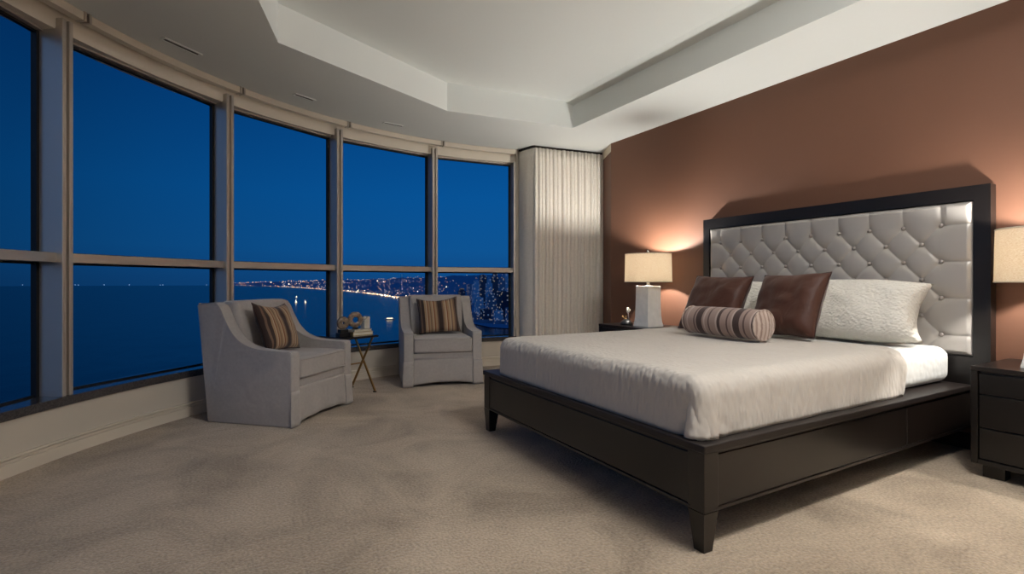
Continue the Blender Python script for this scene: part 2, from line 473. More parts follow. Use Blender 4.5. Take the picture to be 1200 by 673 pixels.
ZS, ZT0, ZT1, ZH = .384, 1.258, 1.318, 2.772
for k in range(len(ANG)-1):
    a0, a1 = ANG[k], ANG[k+1]
    mid_p = pc((a0+a1)/2, R+.1, ZS)
    w = bpy.data.objects.new(f'window_{k+1}', None); C.objects.link(w); w.location = mid_p; struct(w)
    inv = Matrix.Translation(-mid_p)
    def part(name, b, m):
        b.transform(inv); o = obj(name, b, m, w); struct(o); return o
    b = bmesh.new()                     # mullion on the larger-angle side: web, two fins, dark groove between
    for (t0, t1) in ((-.0375, -.010), (.010, .0375)): radial_box(b, a1, 0, .05, t0, t1, ZS, ZH+.07, .003)
    radial_box(b, a1, .03, .2, -.036, .036, ZS, ZH+.01)
    part('mullion', b, M['mullion'])
    if k == 0:
        b = bmesh.new(); radial_box(b, a0, .02, .2, -.03, .03, ZS, ZH); part('end_frame', b, M['mullion'])
    b = bmesh.new(); between(b, a0+.42, a1-.42, .045, .2, ZT0, ZT1); part('transom', b, M['mullion'])
    b = bmesh.new(); between(b, a0+.3, a1-.3, .14, .205, ZH-.012, ZH+.002); part('window_frame', b, M['mullion'])
    for z0, z1, nm in ((ZS, ZT0, 'lower'), (ZT1, ZH-.012, 'upper')):
        b = bmesh.new(); gasket(b, a0, a1, z0, z1); part('gasket', b, M['gasket'])
        b = bmesh.new(); between(b, a0+.5, a1-.5, .188, .196, z0+.004, z1-.004); part('pane', b, M['glass'])

# roller shade cassettes on the soffit, one above each bay
NM = ['beside the curtain', 'second bay from the curtain', 'third bay from the curtain', 'wide bay behind the large armchair', 'leftmost bay in view']
for k in range(5):
    a0, a1 = ANG[k]+.12-(1.2 if k else 0), ANG[k+1]-1.2-.12
    o = thing('shade_cassette', 'slim white roller shade cassette under the soffit, '+NM[k], 'roller shade', pc((a0+a1)/2, R-.02, 2.9), 0, 'roller shade cassettes')
    Mi = Matrix.Translation(-o.location)
    b = bmesh.new(); arc_strip(b, R-.05, R+.01, 2.872, 2.926, 14, a0, a1); b.transform(Mi)
    auto_smooth(obj('housing', b, M['trimwhite'], o))
    for e in (a0, a1-.25):
        b = bmesh.new(); arc_strip(b, R-.058, R+.012, 2.868, 2.93, 2, e, e+.25)
        b.transform(Mi); obj('end_bracket', b, M['mullion'], o)

# slim air slots in the soffit
def vent(c, ang, ln, label):
    o = thing('air_vent', label, 'vent', (c[0], c[1], H1), math.radians(ang), 'soffit air slots')
    b = bmesh.new(); 
    for x0, y0, x1, y1 in ((-ln/2, -.03, ln/2, -.018), (-ln/2, .018, ln/2, .03), (-ln/2, -.018, -ln/2+.012, .018), (ln/2-.012, -.018, ln/2, .018)):
        box(b, x0, y0, -.008, x1, y1, 0)
    obj('frame', b, M['ceiling'], o)
    b = bmesh.new(); box(b, -ln/2+.012, -.018, -.003, ln/2-.012, .018, 0); obj('slot', b, M['ventgrey'], o)
vent((-.30, 4.63), 40, .30, 'soffit air slot above the leftmost wide bay, by the tray ceiling corner')
vent((.66, 5.31), 27, .22, 'soffit air slot above the bay behind the large armchair')
vent((1.66, 5.73), 8, .24, 'small soffit air slot nearest the curtain')

# ------------------------------------------------------------------ bed
BX0, BX1, BY0, BY1 = 1.705, 4.265, 1.426, 3.492
bed = thing('platform_bed', 'large dark espresso platform bed with silver tufted headboard', 'bed', ((BX0+4.35)/2, (BY0+BY1)/2, 0))
Mi = Matrix.Translation(-bed.location)
def bp(name, b, m, parent=None, smooth=False, auto=None):
    b.transform(Mi); o = obj(name, b, m, parent or bed, smooth)
    return auto_smooth(o, auto) if auto else o
b = bmesh.new(); box(b, BX0, BY0, .419, BX1, BY1, .453, .006)
bp('deck', b, M['deck'])
def rail(name, x0, y0, x1, y1, seams, ax):
    b = bmesh.new(); box(b, x0, y0, .170, x1, y1, .419)
    bp(name, b, M['espresso'])
e = .012
# rails: recessed panels between corner posts, with a bead along the bottom
b = bmesh.new(); box(b, BX0+e, BY0+.09, .186, BX0+.05, BY1-.09, .405, .004); box(b, BX0+e-.005, BY0+.08, .170, BX0+.055, BY1-.08, .186, .003); box(b, BX0+e+.006, BY0+.08, .40, BX0+.05, BY1-.08, .421)
bp('foot_rail', b, M['espresso2'])
for yy, sg in ((BY0, 1), (BY1, -1)):
    b = bmesh.new()
    ya, yb = sorted((yy+sg*e, yy+sg*.05))
    box(b, BX0+.09, ya, .186, 3.42, yb, .405, .004); box(b, 3.424, ya, .186, BX1, yb, .405, .004)
    ya, yb = sorted((yy+sg*(e-.005), yy+sg*.055)); box(b, BX0+.08, ya, .170, BX1, yb, .186, .003)
    ya, yb = sorted((yy+sg*(e+.006), yy+sg*.05)); box(b, BX0+.08, ya, .40, BX1, yb, .421)
    bp('side_rail', b, M['espresso'])
def leg(cx, cy, sx, sy):
    """square corner post above, tapered leg below; outer faces at (cx,cy), inner sides taper"""
    b = bmesh.new()
    w = .088
    box(b, min(cx, cx+sx*w), min(cy, cy+sy*w), .170, max(cx, cx+sx*w), max(cy, cy+sy*w), .42, .003)
    a, t = .085, .052
    T = [(cx, cy), (cx+sx*a, cy), (cx+sx*a, cy+sy*a), (cx, cy+sy*a)]
    o = .012
    B = [(cx+sx*o, cy+sy*o), (cx+sx*(o+t), cy+sy*o), (cx+sx*(o+t), cy+sy*(o+t)), (cx+sx*o, cy+sy*(o+t))]
    tv = [b.verts.new((*p, .168)) for p in T]; bv = [b.verts.new((*p, 0)) for p in B]
    b.faces.new(tv); b.faces.new(bv[::-1])
    for i in range(4): b.faces.new((tv[i], bv[i], bv[(i+1) % 4], tv[(i+1) % 4]))
    bp('leg', b, M['espresso'])
leg(BX0+e-.004, BY0+e-.004, 1, 1); leg(BX0+e-.004, BY1-e+.004, 1, -1)

# headboard: mitred frame bars, tufted panel with buttons
HY0, HY1, HT = 1.334, 3.583, 1.762
b = bmesh.new()
fw = .092
def bar(pa, pb, pc_, pd_):      # outer a-b, inner d-c, as (y,z); extruded in x with soft edges
    prism(b, [pa, pb, pc_, pd_], BX1, 4.349, 'x')
ZB = .634
bar((HY0, HT), (HY1, HT), (HY1-.072, HT-.096), (HY0+.087, HT-.096))
bar((HY0, 0), (HY0, HT), (HY0+.087, HT-.096), (HY0+.087, 0))
bar((HY1, 0), (HY1, HT), (HY1-.072, HT-.096), (HY1-.072, 0))
box(b, BX1+.001, HY0+.087, .17, 4.348, HY1-.072, ZB)
box(b, BX1+.05, HY0+.087, ZB, 4.348, HY1-.072, HT-.096)
hb = bp('headboard', b, M['espresso2'])
PY0, PY1, PZ0, PZ1 = HY0+.089, HY1-.074, ZB+.002, HT-.098
du, dv, u0, v0 = .223, .1245, 1.597, 1.515     # diamond lattice: buttons at (u0+i*du, v0-2j*dv) and half-offset rows
def tuft(y, z):
    a = (y-u0)/du; c = (z-v0)/(2*dv)
    p, q = a+c, a-c
    dp = abs(p-round(p)); dq = abs(q-round(q))
    top = v0; 
    # nearest button
    best = 9
    for j in range(0, 7):
        zj = v0-j*dv; off = .5*du if j % 2 else 0
        i = round((y-u0-off)/du); nb = 8 if j % 2 else 9
        i = min(max(i, 0), nb-1)
        best = min(best, math.hypot(y-(u0+off+i*du), z-zj))
    edge = min(y-PY0, PY1-y, z-PZ0, PZ1-z)
    dimple = 1-math.exp(-(best/.034)**1.3)
    inside = (u0-.002 <= y <= u0+8*du+.002) and (z <= v0+.002)
    if inside:
        dl = min(dp, dq)/6.02
    elif z > v0 and u0-.03 <= y <= u0+8*du+.03:  # vertical pleats up to the top edge
        dl = abs(a-round(a))*du
    else:                                          # horizontal pleats out to the side edges
        jj = (v0-z)/(2*dv); dl = abs(jj-round(jj))*2*dv
    h = .56*dimple+.20*(1-math.exp(-dl/.012))+.24*(1-math.exp(-dl/.05))
    h *= min(1, max(0, edge)/.03)**.5
    return h
b = bmesh.new()
grid(b, 330, 170, lambda s, t: Vector((BX1+.025-.036*tuft(PY0+(PY1-PY0)*s, PZ0+(PZ1-PZ0)*t), PY0+(PY1-PY0)*s, PZ0+(PZ1-PZ0)*t)))
# closed back so the panel has depth
r_ = bmesh.ops.extrude_edge_only(b, edges=[e_ for e_ in b.edges if e_.is_boundary])
for v in [g for g in r_['geom'] if isinstance(g, bmesh.types.BMVert)]: v.co.x = BX1+.052
bp('tufted_panel', b, M['silver'], hb, True)
for j in range(7):
    off = .5*du if j % 2 else 0
    for i in range(8 if j % 2 else 9):
        y, z = u0+off+i*du, v0-j*dv
        b = bmesh.new(); sphere(b, (BX1+.012, y, z), .0155, 12, 8, .7)
        bp('button', b, M['button'], hb, True)

# mattress and coverlet
MX0, MX1, MY0, MY1, MZ0, MZ1 = 1.765, 4.232, 1.515, 3.315, .455, .700
def dm(p):
    k = max(0, min(1, (p.z-.5)/.2))
    p.z += .006*nz(p, 3, 1)*k + -.004*math.sin(PI*max(0, min(1, (p.y-MY0)/(MY1-MY0))))*k
    p.y += .004*nz(p, 4, 2)
    return p
b = bmesh.new(); rounded_box(b, (MX0+.032, MY0+.014, MZ0), (MX1, MY1-.01, MZ1-.004), (.05, .075, .07), .05, disp=dm)
mt = thing('mattress', 'thick mattress in white quilted sheet on the dark bed deck', 'mattress', (3, 2.415, MZ0)); 
b.transform(Matrix.Translation((-3, -2.415, -MZ0))); obj('sheet_cover', b, M['sheet'], mt, True)

def dc(p):
    k = max(0, min(1, (p.z-.5)/.2))
    p = dm(p)
    s = max(0, min(1, (.70-p.z)/.24))                 # 0 at the top edge, 1 at the hem
    # near side hangs a little loose, waving at the hem
    if p.y < MY0+.03:
        p.y -= s*(.010+.012*nz((p.x, 0, 0), 5, 3))
        if p.x < MX0+.14:                               # gathered corner fold at the foot
            t = 1-(p.x-MX0+.01)/.15
            p.y -= s*.022*t; p.x -= s*.006*t
            p.y += .010*s*math.sin((p.x-MX0)*75)
    if p.x < MX0+.01:
        if p.y < MY0+.10: 
            t = 1-(p.y-MY0)/.10
            p.x += s*.022*math.sin(min(1, max(0, t))*PI)       # dent where the fold turns under
        p.x -= s*.004
    p.z += k*.004*nz(p, 8, 5)
    return p
b = bmesh.new(); CXE = 3.50
rounded_box(b, (MX0-.012, MY0-.012, MZ0-.001), (CXE, MY1+.012, MZ1+.012), (.055, .08, .075), .03, skip=('-z', '+x'), disp=dc)
for v in b.verts:       # wavy head edge
    if v.co.x > CXE-.12: v.co.x += (v.co.x-CXE+.12)/.12*(.02*nz((0, v.co.y, v.co.z), 4, 9)-.03*(1 if v.co.y < MY0+.03 else 0)*max(0, .62-v.co.z)/.16)
    if v.co.x > CXE-.05: v.co.z += .010*(v.co.x-CXE+.05)/.05*(1 if v.co.z > .69 else 0)
    if v.co.x > CXE-.05 and v.co.y < MY0+.02: v.co.y -= (.022+.012*nz((0, 0, v.co.z), 9, 4))*(v.co.x-CXE+.05)/.05
def fold(s_, q):
    a = math.radians(150+165*s_); k = 1-q
    r2 = .012+.030*k**.8+.006*math.sin(s_*9)*k
    return Vector((MX0+.030-.020*k+r2*math.cos(a), MY0+.028-.016*k+r2*math.sin(a)*1.1, .458+.222*q))
grid(b, 24, 14, fold)
cov = obj('bedspread', b, M['coverlet'], None, True)
cov.location = (2.6, 2.415, MZ0)
cov.data.transform(Matrix.Translation((-2.6, -2.415, -MZ0)))
md_ = cov.modifiers.new('thickness', 'SOLIDIFY'); md_.thickness = .011; md_.offset = 1
tag(cov, 'ivory quilted bedspread draped over the foot and sides of the mattress', 'bedspread')


# ------------------------------------------------------------------ pillows
def pillow_mesh(w, h, t, pull=.10, nu=36, nv=30, seed=0, sag=.0, crease=.012, flat=.5, pullv=None, notch=0):
    b = bmesh.new()
    pv_ = pull if pullv is None else pullv
    def P(sgn):
        def f(s, q):
            u, v = 2*s-1, 2*q-1
            x = w/2*u*(1-pull*(1-v*v)*abs(u)**2.); z = h/2*v*(1-(pv_+(notch if v > 0 else 0))*(1-u*u)*abs(v)**2.)
            g = max(0, (1-u**4)*(1-v**4))**flat*(1-.18*(u*u+v*v)/2)
            y = sgn*t/2*g
            k = crease*g**.5
            y += sgn*k*nz((x, 0, z), 6, seed+sgn)+sgn*k*.6*nz((x, 0, z), 14, seed+3)
            z -= sag*g*(1 if v < 0 else .4)
            return Vector((x, y, z))
        return f
    grid(b, nu, nv, P(-1)); grid(b, nu, nv, P(1))
    bmesh.ops.remove_doubles(b, verts=b.verts, dist=1e-4)
    return b
def pillow_edge(w, h, pull, n=80, notch=0):
    pts = []
    for k in range(4):
        for i in range(n//4):
            s = -1+2*i/(n//4)
            u, v = [(s, -1), (1, s), (-s, 1), (-1, -s)][k]
            pts.append((w/2*u*(1-pull*(1-v*v)*abs(u)**2), 0, h/2*v*(1-(pull+(notch if v > 0 else 0))*(1-u*u)*abs(v)**2)))
    return pts
def pillow(name, label, cat, loc, rot, w, h, t, m, pm=None, group=None, **kw):
    pull = kw.get('pull', .10)
    o = thing(name, label, cat, loc, 0, group, rot)
    b = pillow_mesh(w, h, t, **kw); obj('cover', b, m, o, True)
    if pm:
        b = bmesh.new(); tube(b, pillow_edge(w, h, pull), .0045, 6, True); obj('piping', b, pm, o, True)
    return o
D = math.radians
pillow('pillow_sham', 'ivory quilted sham pillow against the headboard, at the tall lamp-lit near end', 'pillow', (3.985, 2.04, .926), (D(-24), D(0), D(-88)), .96, .415, .28, M['sham'], group='ivory quilted shams', pull=.14, pullv=-.10, seed=1, nu=44, crease=.016, flat=.42)
pillow('pillow_sham', 'ivory quilted sham pillow half hidden behind the far brown pillow by the lamp', 'pillow', (3.90, 2.945, .922), (D(-27), D(2), D(-92)), .84, .46, .24, M['sham'], group='ivory quilted shams', pull=.10, pullv=.02, seed=2, nu=44, crease=.016, flat=.42)
pillow('brown_pillow', 'square dark brown pillow standing before the large lamp-lit sham', 'pillow', (3.56, 2.24, .963), (D(-26), D(-2), D(-93)), .52, .50, .20, M['brownsatin'], M['piping'], group='square brown pillows', pull=.07, seed=5, crease=.018)
pillow('brown_pillow', 'square dark brown pillow at the far bedside, standing behind the striped bolster', 'pillow', (3.46, 2.795, .955), (D(-28), D(1), D(-88)), .53, .50, .19, M['brownsatin'], M['piping'], group='square brown pillows', pull=.07, seed=6, crease=.018)

# striped bolster: cylinder cover with gathered ends and piping rings
bo = thing('bolster_pillow', 'striped mauve and brown bolster lying before the brown pillows', 'bolster', (3.11, 2.42, .842), 0, None, (D(3), 0, D(-93)))
L_, r_ = .62, .108
def bol(s, q):
    x = L_/2*(2*s-1); a = 2*PI*q
    k = 1-.06*(2*s-1)**6
    rr = r_*k*(1+.02*nz((x, math.cos(a), math.sin(a)), 3, 4))
    return Vector((x, rr*math.cos(a), rr*math.sin(a)*.97))
b = bmesh.new()
V = grid(b, 40, 36, bol); bmesh.ops.remove_doubles(b, verts=b.verts, dist=1e-4)
obj('cover', b, M['stripebol'], bo, True)
for sg in (-1, 1):
    b = bmesh.new()
    def endf(s, q):
        a = 2*PI*q; rr = r_*.945*s
        return Vector((sg*(L_/2+.022*(1-s*s)+.003*math.cos(9*a)*s*(1-s)*2), rr*math.cos(a), rr*math.sin(a)*.97))
    grid(b, 8, 36, endf); bmesh.ops.remove_doubles(b, verts=b.verts, dist=1e-4)
    obj('end_panel', b, M['bolend'], bo, True)
    b = bmesh.new(); tube(b, [(sg*L_/2, r_*.95*math.cos(2*PI*k/40), r_*.95*.97*math.sin(2*PI*k/40)) for k in range(40)], .006, 8, True)
    obj('piping', b, M['bolend'], bo, True)

# ------------------------------------------------------------------ nightstands
def nightstand(y0, y1, label):
    xf, zt = 3.78, .641
    o = thing('nightstand', label, 'nightstand', ((xf+4.35)/2, (y0+y1)/2, 0), 0, 'dark nightstands')
    Mi = Matrix.Translation(-o.location)
    def P(name, b, m, parent=o): b.transform(Mi); return obj(name, b, m, parent)
    b = bmesh.new(); box(b, xf, y0, zt-.026, 4.35, y1, zt, .004); P('top', b, M['espresso'])
    b = bmesh.new(); t = .034
    box(b, xf+.002, y0+.002, .078, 4.348, y0+t, zt-.026, .003); box(b, xf+.002, y1-t, .078, 4.348, y1-.002, zt-.026, .003)
    box(b, xf+.002, y0+t, .078, 4.348, y1-t, .106, .003); box(b, xf+.03, y0+t, .106, 4.348, y1-t, zt-.026)
    P('case', b, M['espresso2'])
    zs = [(.112, .286), (.294, .478), (.486, .600)]
    for z0, z1 in zs:
        b = bmesh.new(); box(b, xf+.006, y0+t+.005, z0, xf+.045, y1-t-.005, z1, .004); P('drawer', b, M['espresso2'])
    for sx in (xf+.05, 4.25):
        for sy in (y0+.04, y1-.14):
            b = bmesh.new(); box(b, sx, sy, 0, sx+.08, sy+.10, .08, .004); P('foot', b, M['espresso2'])
    return o
nightstand(.36, 1.275, 'dark espresso three drawer nightstand nearest the camera, beside the near bedside')
nightstand(3.70, 4.67, 'dark nightstand between bed and curtain holding the lit table lamp')

# ------------------------------------------------------------------ table lamps
def lamp(x, y, label, power):
    z0 = .642
    o = thing('table_lamp', label, 'lamp', (x, y, z0), 0, 'white table lamps')
    b = bmesh.new()
    prof = [(.112, 0), (.112, .012), (.104, .05), (.098, .11), (.095, .2), (.093, .30), (.0915, .440), (.088, .443)]
    rings = [[b.verts.new((sx*w, sy*w, z)) for sx, sy in ((-1, -1), (1, -1), (1, 1), (-1, 1))] for w, z in prof]
    for A, B in zip(rings, rings[1:]):
        for i in range(4): b.faces.new((A[i], A[(i+1) % 4], B[(i+1) % 4], B[i]))
    b.faces.new(rings[0][::-1]); b.faces.new(rings[-1])
    obj('base', b, M['lampstone'], o)
    b = bmesh.new(); lathe(b, [(0, .442), (.034, .442), (.034, .450), (.020, .452), (.020, .482), (.028, .486), (.028, .500), (.012, .506), (.012, .53), (0, .53)], 20)
    obj('neck', b, M['chrome'], o, True)
    # harp and finial
    b = bmesh.new(); tube(b, [(.018, 0, .50), (.055, 0, .56), (.068, 0, .64), (.055, 0, .73), (0, 0, .775), (-.055, 0, .73), (-.068, 0, .64), (-.055, 0, .56), (-.018, 0, .50)], .0025, 6)
    obj('harp', b, M['chrome'], o, True)
    b = bmesh.new(); lathe(b, [(0, .77), (.030, .772), (.032, .782), (.014, .788), (.008, .80), (.017, .812), (.015, .824), (.006, .838), (0, .842)], 16)
    obj('finial', b, M['chrome'], o, True)
    # drum shade with rolled rims and a spider
    zb, zt, rb, rt = .487, .79, .252, .246
    b = bmesh.new(); seg = 64
    lathe(b, [(rb, zb), (rt, zt), (rt-.003, zt), (rb-.003, zb), (rb, zb)], seg)
    sh = obj('lamp_shade', b, M['shade'], o, True); auto_smooth(sh)
    for rr, zz in ((rb-.001, zb), (rt-.001, zt)):
        b = bmesh.new(); tube(b, [(rr*math.cos(2*PI*k/seg), rr*math.sin(2*PI*k/seg), zz) for k in range(seg)], .0045, 6, True)
        obj('rim', b, M['paper'], sh, True)
    b = bmesh.new()
    for k in range(3):
        a = 2*PI*k/3; tube(b, [(0, 0, .776), (rt*math.cos(a), rt*math.sin(a), .784)], .002, 5)
    obj('spider', b, M['chrome'], sh)
    b = bmesh.new(); sphere(b, (0, 0, .63), .03, 16, 12, 1, 1, 1.25); 
    obj('bulb', b, M['bulb'], o, True)
    l = bpy.data.lights.new('lamp_bulb', 'POINT'); l.energy = power; l.color = (1, .97, .91); l.shadow_soft_size = .035
    lo_ = bpy.data.objects.new('lamp_bulb_light', l); C.objects.link(lo_); lo_.location = (x, y, z0+.70)
    return o
M['bulb'] = emis('warm_bulb', (255, 214, 160), 12)
LAMP_FAR, LAMP_NEAR = 104, 78
lamp(4.02, 4.115, 'lit table lamp with white tapered square base on the nightstand by the curtain', LAMP_FAR)
lamp(4.03, .985, 'table lamp with linen drum shade cut by the right edge of the photo', LAMP_NEAR)

# little flower ornament on the far nightstand
o = thing('flower_ornament', 'small silver flower ornament on a dark mound beside the lit lamp base', 'ornament', (3.95, 4.38, .642))
b = bmesh.new(); lathe(b, [(0, 0), (.07, 0), (.074, .012), (.064, .032), (.042, .052), (.02, .066), (0, .07)], 20); obj('mound', b, M['black'], o, True)
b = bmesh.new(); tube(b, [(.0, -.02, .03), (.004, -.03, .07), (.0, -.028, .12), (-.003, -.022, .155)], [.012, .009, .007, .006], 8); obj('stem', b, M['chrome'], o, True)
b = bmesh.new()
for k in range(6):
    a = 2*PI*k/6; sphere(b, (.0+.004*math.cos(a*2), -.022+.020*math.cos(a), .168+.020*math.sin(a)), .013, 10, 6, .6)
sphere(b, (-.006, -.022, .168), .012, 10, 6); obj('flower_head', b, M['stonepale'], o, True)
for k, (dx, dy) in enumerate(((.0, .05), (-.03, .02), (.02, .035))):
    b = bmesh.new(); tube(b, [(dx*.3, dy*.3, .05), (dx*.8, dy*.8, .075), (dx*1.2, dy*1.2, .09)], [.006, .005, .002], 6); sphere(b, (dx*1.25, dy*1.25, .093), .009, 8, 6); obj('bud', b, M['brass'], o, True)

# ------------------------------------------------------------------ curtain
ct = thing('curtain', 'floor length pale grey pleated curtain in the far corner', 'curtain', (4.0, 5.75, 0))
Mi = Matrix.Translation(-ct.location)
A0, A1, A2 = Vector((3.485, 6.00)), Vector((3.535, 5.715)), Vector((4.60, 5.585))
def cpath(s, z):
    """s 0..1 along the curtain plan: flat return to the window, then pleats"""
    f = .16
    top = max(0, (z-2.6)/.3); 
    if s < f:
        t = s/f; p = A0.lerp(A1, t); 
        p = p+Vector((-.03, 0))*math.sin(PI*t)*(1-.5*top)
        return p+Vector((.012*(1-z/2.9), 0))
    t = (s-f)/(1-f)
    d = A2-A1; nrm = Vector((-d.y, d.x)).normalized()
    p = A1+d*t
    ph = t*9.5+.16*math.sin(t*9)+.10*nz((t*3, z*.5, 0), 1, 2)
    amp = .046*(.75+.35*nz((t*6, z*.35, 0), 1, 6))*(1-.25*top)
    w = 2*(1-abs(math.sin(2*PI*ph)))**2.2-1+.25*math.sin(2*PI*ph)
    p = p+nrm*(-.02+amp*w)
    return p
b = bmesh.new()
def cf(s, q):
    z = .012+(2.895-.012)*q; p = cpath(s, z); return Vector((p.x, p.y, z))
grid(b, 330, 24, cf)
b.transform(Mi); cl = obj('drape', b, M['curtain'], ct, True)
sd = cl.modifiers.new('thickness', 'SOLIDIFY'); sd.thickness = .006
b = bmesh.new()
nr = 14
for P0, P1 in ((A0, A1), (A1, A2)):
    d = (P1-P0); L = d.length; d.normalize(); nn = Vector((-d.y, d.x))*.014
    prism(b, [((P0-nn).x, (P0-nn).y), ((P1-nn).x, (P1-nn).y), ((P1+nn).x, (P1+nn).y), ((P0+nn).x, (P0+nn).y)], 2.906, 2.931, 'z')
b.transform(Mi); obj('track', b, M['darkmetal'], ct)

# ------------------------------------------------------------------ armchairs
def swoop():
    """arm outline (y, z): front at -.39, back at +.39"""
    pts = [(-.39, 0), (-.39, .555), (-.383, .575), (-.365, .584)]
    ctrl = [(-.365, .584), (-.20, .588), (-.05, .602), (.07, .645), (.16, .725), (.222, .825), (.262, .905), (.295, .945)]
    # Catmull-Rom through the control points
    for i in range(len(ctrl)-1):
        p0 = Vector(ctrl[max(i-1, 0)]); p1 = Vector(ctrl[i]); p2 = Vector(ctrl[i+1]); p3 = Vector(ctrl[min(i+2, len(ctrl)-1)])
        for k in range(1, 6):
            t = k/5
            q = .5*((2*p1)+(p2-p0)*t+(2*p0-5*p1+4*p2-p3)*t*t+(3*p1-p0-3*p2+p3)*t**3)
            pts.append((q.x, q.y))
    pts += [(.325, .956), (.475, .952), (.490, .938), (.39, 0)]
    return pts
def armchair(label, loc, rz, seed):
    o = thing('armchair', label, 'armchair', loc, rz, 'slipcovered armchairs')
    W = .425
    def wob(b, amt=.004):
        for v in b.verts:
            k = 1 if v.co.z > .02 else 0
            v.co += Vector((nz(v.co, 3, seed), nz(v.co, 3, seed+2), nz(v.co, 3, seed+4)*.5))*amt*k
    sw = swoop()
    for sg in (-1, 1):
        b = bmesh.new()
        x0, x1 = sorted((sg*W, sg*(W-.105)))
        prism(b, sw, x0, x1, 'x', .013, 3)
        a = auto_smooth(obj('arm', b, M['linen'], o), 50)
        b = bmesh.new()                          # welt along the arm's outer edge
        tube(b, [(sg*(W-.004), y, z) for y, z in sw[2:-2]], .0045, 6)
        obj('welt', b, M['linen'], a, True)
    b = bmesh.new()
    prism(b, [(.235, .30), (.322, .955), (.34, .964), (.475, .955), (.488, .940), (.39, 0), (.30, 0)], -W+.10, W-.10, 'x', .010, 3)
    wob(b); auto_smooth(obj('backrest', b, M['linen'], o), 50)
    # loose back cushion
    b = bmesh.new()
    def db(p):
        t = (p.z-.47)/.48
        p.y += .085*t-.03*math.sin(PI*min(1, max(0, t)))*(1-(p.x/.33)**2)
        p += Vector((0, .010*nz(p, 6, seed+8), 0)); return p
    rounded_box(b, (-W+.108, .125, .50), (W-.108, .285, .972), (.035, .05, .04), .05, disp=db)
    obj('back_cushion', b, M['linen'], o, True)
    # seat cushion with boxed edge
    b = bmesh.new()
    def ds(p):
        k = max(0, min(1, (p.z-.40)/.1)); p.z += k*(.008*(1-(p.x/.33)**2)*(1-((p.y+.12)/.32)**2)+.004*nz(p, 8, seed)); return p
    rounded_box(b, (-W+.108, -.395, .362), (W-.108, .20, .520), (.022, .022, .03), .05, disp=ds)
    sc_ = obj('seat_cushion', b, M['linen'], o, True)
    b = bmesh.new()
    for zz in (.372, .508): tube(b, [(-W+.118, -.394, zz), (W-.118, -.394, zz)], .005, 6)
    obj('welt', b, M['linen'], sc_, True)
    # seat deck and skirt: a band under the cushion, then a skirt hanging with an arched hem and corner pleats
    b = bmesh.new(); box(b, -W+.10, -.372, .10, W-.10, .30, .360, .006); obj('seat_frame', b, M['linen'], o)
    b = bmesh.new()
    def sk(s, q):
        x = (-W+.100)+(2*W-.20)*s
        hem = .014+.030*math.sin(PI*s)**.6
        z = hem+(.300-hem)*q
        y = -.378-.012*(1-q)-.006*math.sin(s*17+seed)*(1-q)**1.5-.012*math.exp(-((s-.25)/.08)**2)*(1-q)*q*2
        return Vector((x, y, z))
    grid(b, 40, 10, sk)
    ob = obj('skirt', b, M['linen'], o, True); sdm = ob.modifiers.new('thickness', 'SOLIDIFY'); sdm.thickness = .008
    b = bmesh.new(); tube(b, [(-W+.10, -.379, .303), (W-.10, -.379, .303)], .004, 6); obj('welt', b, M['linen'], ob, True)
    for sg in (-1, 1):                           # kick pleat hanging loose at each front corner
        b = bmesh.new()
        def sf(a, q):
            x = W-.100+.104*a; z = .004+.270*q
            return Vector((sg*(x+.012*(1-q)*a), -.388-(.008+.006*math.sin(PI*a))*(1-q), z))
        grid(b, 8, 8, sf); so = obj('kick_pleat', b, M['linen'], o, True); q_ = so.modifiers.new('thickness', 'SOLIDIFY'); q_.thickness = .006; q_.offset = 0
    return o
ch1 = armchair('grey slipcovered armchair turned sideways, in front of the wide window bay', (.438, 4.815, 0), D(47.1), 3)
ch2 = armchair('grey slipcovered armchair facing the room, between side table and bed foot', (2.14, 5.545, 0), D(-13.2), 11)
def cushion_on(ch, label, rx, ry, rz, off, seed):
    # leans on the back cushion
    Mw = Matrix.Translation(ch.location) @ Matrix.Rotation(ch.rotation_euler.z, 4, 'Z')
    p = Mw @ Vector(off)
    o = thing('striped_cushion', label, 'cushion', p, 0, 'striped cushions on the armchairs')
    o.rotation_euler = (Matrix.Rotation(ch.rotation_euler.z+rz, 4, 'Z') @ Matrix.Rotation(ry, 4, 'Y') @ Matrix.Rotation(rx, 4, 'X')).to_euler()
    b = pillow_mesh(.47, .43, .15, .07, seed=seed, crease=.014, notch=.13); obj('cover', b, M['stripecush'], o, True)
    b = bmesh.new(); tube(b, pillow_edge(.47, .43, .07, notch=.13), .004, 6, True); obj('piping', b, M['piping'], o, True)
cushion_on(ch1, 'brown and tan striped cushion on the sideways armchair', D(-22), D(3), D(6), (-.06, .030, .746), 4)
cushion_on(ch2, 'brown and tan striped cushion on the armchair facing the room', D(-22), D(-3), D(0), (.00, .022, .742), 9)

